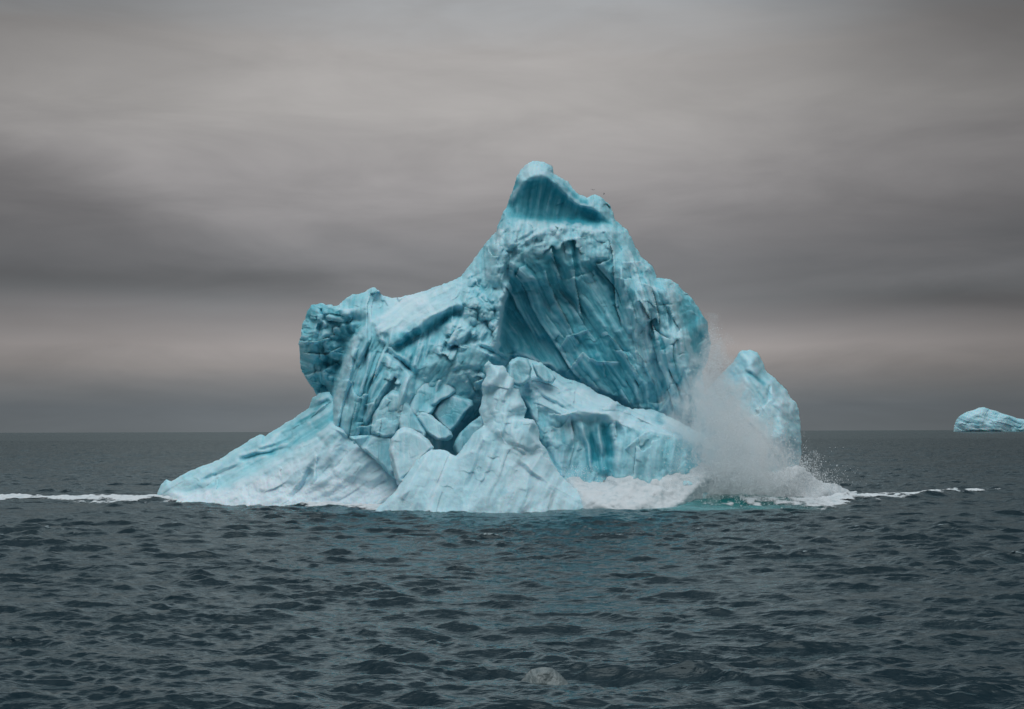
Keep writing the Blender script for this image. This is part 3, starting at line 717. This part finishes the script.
# ---- tower behind the spray
tower_ring = [(690,545,60),(688,470,50),(694,410,40),(708,388,26),(722,374,20),(731,364,20),(737,356,20),(742,351,20),(750,350,20),(757,352,20),(762,360,20),(765,369,20),(771,375,20),(775,378,20),(780,384,20),(786,389,20),(790,398,20),(796,402,20),(798,410,20),(800,425,20),(802,441,20),(802,453,22),(799,466,24),(801,480,26),(815,545,40)]
tower_pts = [(750,362,50),(745,385,66),(755,380,62),(770,385,50),(765,400,72),(780,405,66),(790,415,50),(740,430,90),(770,440,90),(785,440,84),(750,480,110),(780,475,96),(795,440,48),(794,470,44),(720,470,80),(750,520,120),(800,520,70)]
tower_lines = [[(783,434,86),(788,440,80),(780,452,84),(778,470,84)], [(790,436,62),(790,450,50),(785,470,52)]]
tower_strokes = [('g', [(745,371),(756,378),(768,387)], 2.5, -3), ('b', [(745,371),(756,378),(766,386)], 2.5, 0.5), ('g', [(769,384),(768,400)], 2, -4), ('g', [(762,398),(780,412),(795,425)], 3, -2)]
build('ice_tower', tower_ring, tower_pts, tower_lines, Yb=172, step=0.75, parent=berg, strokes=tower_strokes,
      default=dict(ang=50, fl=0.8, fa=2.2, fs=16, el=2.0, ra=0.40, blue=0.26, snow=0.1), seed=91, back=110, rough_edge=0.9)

# ---- loose-looking blocks wedged on the front
def block(name, ring, Yb, d_edge, d_mid, seed, blue=0.2, snow=0.1, tilt=(0, 0), fa=1.2, fs=14, ridge=None, round_=4, back=45):
    P = np.array(ring, float); cu, cv = P.mean(0)
    ring = [(cu + (u - cu) * 1.08, cv + (v - cv) * 1.08) for u, v in ring]
    outl = [(u, v, d_edge + tilt[0] * (u - cu) + tilt[1] * (v - cv)) for u, v in ring]
    inner = [(cu + (u - cu) * .86, cv + (v - cv) * .86, d_mid + tilt[0] * (u - cu) + tilt[1] * (v - cv)) for u, v in ring]
    lines = [ridge] if ridge else []
    return build(name, outl, inner, lines, Yb=Yb, step=0.6, parent=berg, default=dict(fl=0.2, fa=fa * 2.2, fs=20, ra=0.4, blue=blue + 0.12, snow=snow * 0.5, el=1.4),
                 seed=seed, back=back, rough_edge=0.5, roundr=1.8, warp=1.0, disp=(0.25, 0.15), smoothpx=0.6)
block('ice_block', [(433,414),(438,406),(446,398),(453,395),(462,398),(471,401),(472,406),(466,412),(461,420),(455,427),(450,433),(441,425)], 157, 6, 16, 201, 0.38, 0.0, (0.1, 0.35), 0.8)
block('ice_block', [(417,417),(421,412),(426,412),(437,420),(450,431),(452,436),(447,440),(438,440),(428,434)], 154.5, 8, 18, 203, 0.18, 0.2, (0, 0.5), 0.8)
block('ice_block', [(408,412),(411,400),(416,389),(424,382),(436,378),(444,379),(450,384),(455,391),(450,397),(442,400),(436,405),(432,413),(424,418),(414,416)], 157, 4, 16, 205, 0.25, 0.1, (0, 0.7), 1.6,
      ridge=[(440,380,18),(434,394,16),(430,406,16)])
block('ice_block', [(398,432),(404,428),(411,430),(420,435),(428,441),(432,448),(424,456),(414,470),(405,485),(398,482),(393,465),(390,450),(392,440)], 150.5, 6, 20, 207, 0.08, 0.45, (0, 0.45), 0.6, 22)
block('ice_block', [(351,438),(372,436),(391,437),(398,450),(403,470),(402,484),(390,474),(376,460),(362,448)], 153.5, 4, 14, 209, 0.2, 0.2, (0, 0.25), 0.8)
block('ice_block', [(384,398),(392,392),(400,394),(404,402),(402,420),(396,436),(384,438),(372,432),(374,416)], 155, 6, 14, 211, 0.26, 0.1, (0, 0.3), 1.8)
block('ice_block', [(404,402),(412,408),(418,420),(426,434),(424,440),(410,430),(400,430),(398,416)], 154.5, 6, 14, 213, 0.22, 0.1, (0, 0.4), 1.4)
block('ice_block', [(454,446),(460,434),(470,424),(481,416),(484,424),(482,440),(470,452),(458,456)], 154.5, 4, 10, 215, 0.3, 0.1, (0.2, 0.2), 0.8)
block('ice_block', [(510,363),(518,358),(527,360),(531,368),(530,378),(522,386),(514,384),(509,376)], 153.5, 6, 14, 217, 0.3, 0.05, (0, 0.4), 1.2)
block('ice_block', [(533,364),(541,363),(549,369),(555,378),(552,383),(544,382),(537,376)], 154, 6, 12, 219, 0.3, 0.1, (0, 0.4), 1.0)

# ---- far iceberg, several kilometres off
far = bpy.data.objects.new('iceberg', None); C.objects.link(far); far.location = (2000, 6100, 0)
tag(far, 'small pale iceberg far off on the horizon at the right', 'iceberg', 'icebergs')
fr = [(953.6,433,0),(954,426,0),(956,420,0),(959,416,0),(964,413,0),(971,410.5,0),(976,409,0),(979,407.3,0),(984,407,0),(989,409,0),(995,410.5,0),(1002,413.5,0),(1010,416,0),(1018,418,0),(1030,420,0),(1045,422,0),(1060,427,0),(1064,433,0),(1010,436,0)]
build('main_body', fr, [(960,424,6),(970,417,8),(980,413,7),(1000,420,9),(1030,425,8),(1000,430,12),(970,430,11),(1040,431,10),(985,424,11)], Yb=6100, step=0.25, parent=far, mat=ICE_FAR,
      default=dict(ang=20, fl=0.35, flw=3, fa=1.0, fs=6, el=1.8, ra=0.4, blue=0.26, snow=0.2), seed=131, back=20, rough_edge=0.5, roundr=2, warp=0.8, disp=(0.25, 0.15), smoothpx=0.5,
      strokes=[('b', [(974,426),(980,426)], 2.5, 0.6), ('b', [(988,428),(1000,428)], 2, 0.4), ('b', [(992,413),(998,415)], 2, 0.4), ('b', [(1016,428),(1022,427)], 2, 0.5)])

# ------------------------------------------------------------------ froth heaped against the ice, right
fa_ring = [(556,490,30),(566,478,30),(577,474,30),(590,480,32),(604,483,34),(611,476,34),(620,470,32),(634,469,32),(650,471,32),(680,471,30),(702,464,20),(722,467,10),(745,470,0),(768,472,-20),(784,470,-40),(794,465,-60),(803,468,-70),(812,477,-90),(824,483,-110),(840,487,-130),(856,492,-140),(854,520,-110),(780,530,-20),(700,540,30),(600,545,90),(560,520,60)]
fa_pts = [(580,492,62),(620,488,62),(660,488,60),(700,484,40),(740,482,10),(780,486,-10),(600,506,92),(640,506,90),(680,502,66),(705,497,30),(725,496,10),(770,498,-10),(808,490,-70),(640,530,110),(740,520,-10)]
foamroot = build('foam_bank', fa_ring, fa_pts, Yb=153, step=0.7, parent=None, mat=FOAM,
      default=dict(ang=8, fl=0.8, flw=8, fa=0.5, fs=12, el=1.5, ra=2.0), seed=151, back=40, rough_edge=2.2, roundr=4, warp=2.5, disp=(0.6, 0.4))
tag(foamroot, 'white froth heaped along the foot of the iceberg under the splash', 'foam', kind='stuff')

# ------------------------------------------------------------------ splash: mist and droplets
def plume_shape(z):      # half width in metres against height above the water
    return np.interp(z, [0, 1.5, 4, 8, 12, 15.5, 18, 19.6, 20.5], [9.6, 9.4, 8.6, 7.2, 4.9, 3.0, 2.2, 1.7, 0.9])
def plume_axis(z):
    return np.interp(z, [0, 4, 8, 12, 16, 20], [23.4, 23.2, 22.4, 21.6, 21.3, 21.4])
PY = 151.0
rng = np.random.default_rng(4)
zs = np.linspace(-0.4, 20.6, 60); an = np.linspace(0, 2 * PI, 49)[:-1]
Zg, Ag = np.meshgrid(zs, an, indexing='ij')
rw = plume_shape(Zg) * 1.15 + 0.5
px_ = plume_axis(Zg) + np.cos(Ag) * rw; py_ = PY + np.sin(Ag) * rw * 0.62
pc = np.stack([px_, py_, Zg], -1).reshape(-1, 3)
ii = np.arange(len(zs) * 48).reshape(len(zs), 48)
pq = np.stack([ii[:-1], np.roll(ii[:-1], -1, 1), np.roll(ii[1:], -1, 1), ii[1:]], -1).reshape(-1, 4)
pc = np.concatenate([pc, [[plume_axis(0), PY, -0.4], [plume_axis(20.6), PY, 20.6]]])
nb_, nt_ = len(pc) - 2, len(pc) - 1
caps = [(ii[0, (k + 1) % 48], ii[0, k], nb_, nb_) for k in range(48)] + [(ii[-1, k], ii[-1, (k + 1) % 48], nt_, nt_) for k in range(48)]
def mist_material():
    m = bpy.data.materials.new('spray_mist'); m.use_nodes = True; nt = m.node_tree
    nt.nodes.remove(nt.nodes['Principled BSDF']); out = nt.nodes['Material Output']
    tc = nt.nodes.new('ShaderNodeTexCoord'); sp = nt.nodes.new('ShaderNodeSeparateXYZ'); nt.links.new(tc.outputs['Object'], sp.inputs[0])
    x, y, z = [X(nt, sp.outputs[i]) for i in range(3)]
    def curve(fn, lo, hi, n=9):
        c = nt.nodes.new('ShaderNodeFloatCurve'); mr = (z / 20.5)
        cm = c.mapping; cu = cm.curves[0]
        zz = np.linspace(0, 20.5, n)
        vals = [(fn(float(q)) - lo) / (hi - lo) for q in zz]
        cu.points[0].location = (0, vals[0]); cu.points[1].location = (1, vals[-1])
        for q, v in list(zip(zz, vals))[1:-1]: cu.points.new(float(q) / 20.5, v)
        cm.update(); nt.links.new(mr.s, c.inputs['Value'])
        return X(nt, c.outputs[0]) * (hi - lo) + lo
    ax = curve(plume_axis, 20, 25); wd = curve(plume_shape, 0, 10)
    n1 = noise(nt, vec(nt, x, y, z * 0.7), 0.33, 4, 0.6, 0.5); n2 = noise(nt, vec(nt, x, y, z * 0.75), 1.1, 3, 0.65)
    r = (((x - ax) / wd).sq() + ((y - PY - 0.8) / (wd * 0.5)).sq()).sqrt()
    dn = (r * -1.0 + 1.0 + (n1 - 0.5) * 1.6 + (n2 - 0.5) * 2.0)
    dn = dn.smooth(0.05, 0.9)
    amp = z.smooth(13, 19, 0.8, 0.75)
    v = nt.nodes.new('ShaderNodeVolumePrincipled')
    v.inputs['Color'].default_value = (0.997, 1.0, 1.0, 1)
    nt.links.new((dn * amp).s, v.inputs['Density'])
    v.inputs['Anisotropy'].default_value = 0.0
    nt.links.new(v.outputs[0], out.inputs['Volume'])
    return m
mist = mesh_object('spray_mist', pc, np.array(np.concatenate([pq])), mist_material())
# caps as triangles
me = mist.data
import bmesh
bm = bmesh.new(); bm.from_mesh(me); bm.verts.ensure_lookup_table()
for a, b, c, _ in caps: bm.faces.new((bm.verts[a], bm.verts[b], bm.verts[c]))
bmesh.ops.recalc_face_normals(bm, faces=bm.faces); bm.to_mesh(me); bm.free()
tag(mist, 'white plume of spray thrown up between the dome and the right tower', 'spray', kind='stuff')

# droplets
def droplets(name, P, rad, mat, label):
    o8 = np.array([(1, 0, 0), (-1, 0, 0), (0, 1, 0), (0, -1, 0), (0, 0, 1), (0, 0, -1)], float)
    f8 = np.array([(0, 2, 4), (2, 1, 4), (1, 3, 4), (3, 0, 4), (2, 0, 5), (1, 2, 5), (3, 1, 5), (0, 3, 5)])
    n = len(P); v = P[:, None, :] + o8[None] * rad[:, None, None] * (1 + 0.3 * rng.normal(size=(n, 6, 1)))
    f = f8[None] + (np.arange(n) * 6)[:, None, None]
    o = mesh_object(name, v.reshape(-1, 3), f.reshape(-1, 3), mat, smooth=False); tag(o, label, 'spray', kind='stuff'); return o
N = 60000   # thrown up in jets: every jet leaves the foot of the ice and fans out
nj = 260
jx = rng.normal(size=nj) * 0.36; jy = rng.normal(size=nj) * 0.4; jh = 3.0 + 16.5 * rng.random(nj) ** 1.1 * np.exp(-(jx / 0.55) ** 2)
jid = rng.integers(0, nj, N); tt = rng.random(N) ** 0.65
z = jh[jid] * tt
w = plume_shape(z)
sp_ = 0.10 + 0.10 * tt
P1 = np.stack([plume_axis(z) + w * (jx[jid] * (0.8 + 0.5 * tt) + sp_ * rng.normal(size=N)), PY - 1.2 + w * 0.6 * (jy[jid] + sp_ * rng.normal(size=N)), z], -1)
cl = vn3(P1 / np.array([0.9, 0.9, 2.0]), 77) + 0.7 * vn3(P1 / 0.45, 78)
P1 = P1[cl > -0.25]
N = 1500   # small splash at the right foot of the tower, and one beside the cone
z = rng.random(N) ** 2 * 4.5
P2 = np.stack([33 + rng.normal(size=N) * (1.1 - 0.12 * z), 161 + rng.normal(size=N), 0.3 + z], -1)
z = rng.random(N) ** 1.6 * 3.2
P3 = np.stack([7.0 + rng.normal(size=N) * 1.0, 149.5 + rng.normal(size=N) * 0.6, 1.2 + z], -1)
PP = np.concatenate([P1, P2, P3])
dm, dnt, db = new_mat('water_drops'); dnt.nodes.remove(db)
d1 = dnt.nodes.new('ShaderNodeBsdfDiffuse'); d1.inputs[0].default_value = (0.94, 0.96, 0.97, 1)
d2 = dnt.nodes.new('ShaderNodeBsdfTranslucent'); d2.inputs[0].default_value = (0.94, 0.96, 0.97, 1)
dn_ = noise(dnt, dnt.nodes.new('ShaderNodeTexCoord').outputs['Object'], 2.0, 2)
dx_ = dnt.nodes.new('ShaderNodeMixShader'); dnt.links.new(dn_.s, dx_.inputs[0])
dnt.links.new(d1.outputs[0], dx_.inputs[1]); dnt.links.new(d2.outputs[0], dx_.inputs[2]); dnt.links.new(dx_.outputs[0], dnt.nodes['Material Output'].inputs[0])
droplets('spray_droplets', PP, 0.018 + 0.04 * rng.random(len(PP)) ** 2, dm, 'flying white water drops around the splash at the iceberg foot')

# ------------------------------------------------------------------ growler in the foreground and birds
def growler():
    Yb = 8.25 * F / (684 - 431.5)
    m, nt, b = new_mat('clear_ice')
    tc = nt.nodes.new('ShaderNodeTexCoord'); P = tc.outputs['Object']
    n = noise(nt, P, 3.0, 5, 0.6)
    nt.links.new(n.ramp([(0.3, (0.09, 0.13, 0.14)), (0.7, (0.24, 0.28, 0.28))], 'LINEAR'), b.inputs['Base Color'])
    b.inputs['Roughness'].default_value = 0.4
    nt.links.new(bump(nt, noise(nt, P, 7.0, 4, 0.6), 0.7, 0.08), b.inputs['Normal'])
    ring = [(521,690,0),(522,681,0),(526,675,0),(532,669,0),(539,667,0),(546,667,0),(553,669,0),(560,674,0),(566,680,0),(569,686,0),(568,692,0),(545,698,0)]
    o = build('drifting_ice', ring, [(533,676,9),(545,673,10),(557,678,9),(530,685,12),(545,684,15),(560,686,12)], Yb=Yb, step=0.4, parent=None, mat=m,
              default=dict(fa=1.5, fs=8, fl=0.2, ra=0.40), seed=171, back=26, rough_edge=0.7, roundr=3, warp=0.8, disp=(0.5, 0.3), smoothpx=0.8)
    return tag(o, 'small rounded lump of clear grey ice floating in the near water', 'ice chunk')
growler()
def bird(u, v, Y, span, bank, label):
    m = bpy.data.materials.get('bird_feathers')
    if m is None:
        m, nt, b = new_mat('bird_feathers'); b.inputs['Base Color'].default_value = (0.05, 0.05, 0.055, 1); b.inputs['Roughness'].default_value = 0.8
        n = noise(nt, nt.nodes.new('ShaderNodeTexCoord').outputs['Object'], 9, 2)
        nt.links.new(n.ramp([(0.3, (0.03, 0.03, 0.035)), (0.7, (0.12, 0.12, 0.125))], 'LINEAR'), b.inputs['Base Color'])
    bm = bmesh.new()
    s = span / 2
    prof = [(-0.42, 0.01), (-0.25, 0.05), (0.0, 0.085), (0.18, 0.07), (0.26, 0.045), (0.33, 0.05), (0.39, 0.02), (0.45, 0.004)]
    rings = []
    for t_, r_ in prof:
        rings.append([bm.verts.new((t_ * s * 1.1, math.cos(a) * r_ * s * 1.3, math.sin(a) * r_ * s * 1.3)) for a in [k * PI / 4 for k in range(8)]])
    for a, b in zip(rings, rings[1:]):
        for k in range(8): bm.faces.new((a[k], a[(k + 1) % 8], b[(k + 1) % 8], b[k]))
    bm.faces.new(rings[0]); bm.faces.new(rings[-1][::-1])
    for sg in (1, -1):   # wings: raised inner arm, drooping hand
        st_ = [(0.05, 0.16, -0.10, 0.02), (0.45, 0.20, -0.10, 0.22), (0.75, 0.10, -0.12, 0.20), (1.0, -0.10, -0.16, 0.10)]
        pr = None
        for yy, xf, xb, zz in st_:
            q = [bm.verts.new((xf * s, sg * yy * s, zz * s + 0.012)), bm.verts.new((xb * s, sg * yy * s, zz * s)), bm.verts.new((xb * s, sg * yy * s, zz * s - 0.008)), bm.verts.new((xf * s, sg * yy * s, zz * s - 0.012))]
            if pr:
                for k in range(4): bm.faces.new((pr[k], pr[(k + 1) % 4], q[(k + 1) % 4], q[k]))
            else: bm.faces.new(q)
            pr = q
        bm.faces.new(pr)
    bmesh.ops.recalc_face_normals(bm, faces=bm.faces)
    me = bpy.data.meshes.new('bird'); bm.to_mesh(me); bm.free(); me.materials.append(m)
    o = bpy.data.objects.new('bird', me); C.objects.link(o)
    o.location = world(u, v, Y).tolist(); o.rotation_euler = (bank, -0.15, bank * 2 + 0.6)
    return tag(o, label, 'bird', 'birds over the peak')
bird(593, 190, 168, 0.62, 0.25, 'dark bird flying just left of the other above the right shoulder of the peak')
bird(604, 194, 168, 0.50, -0.3, 'dark bird flying lowest and furthest right above the shoulder of the peak')
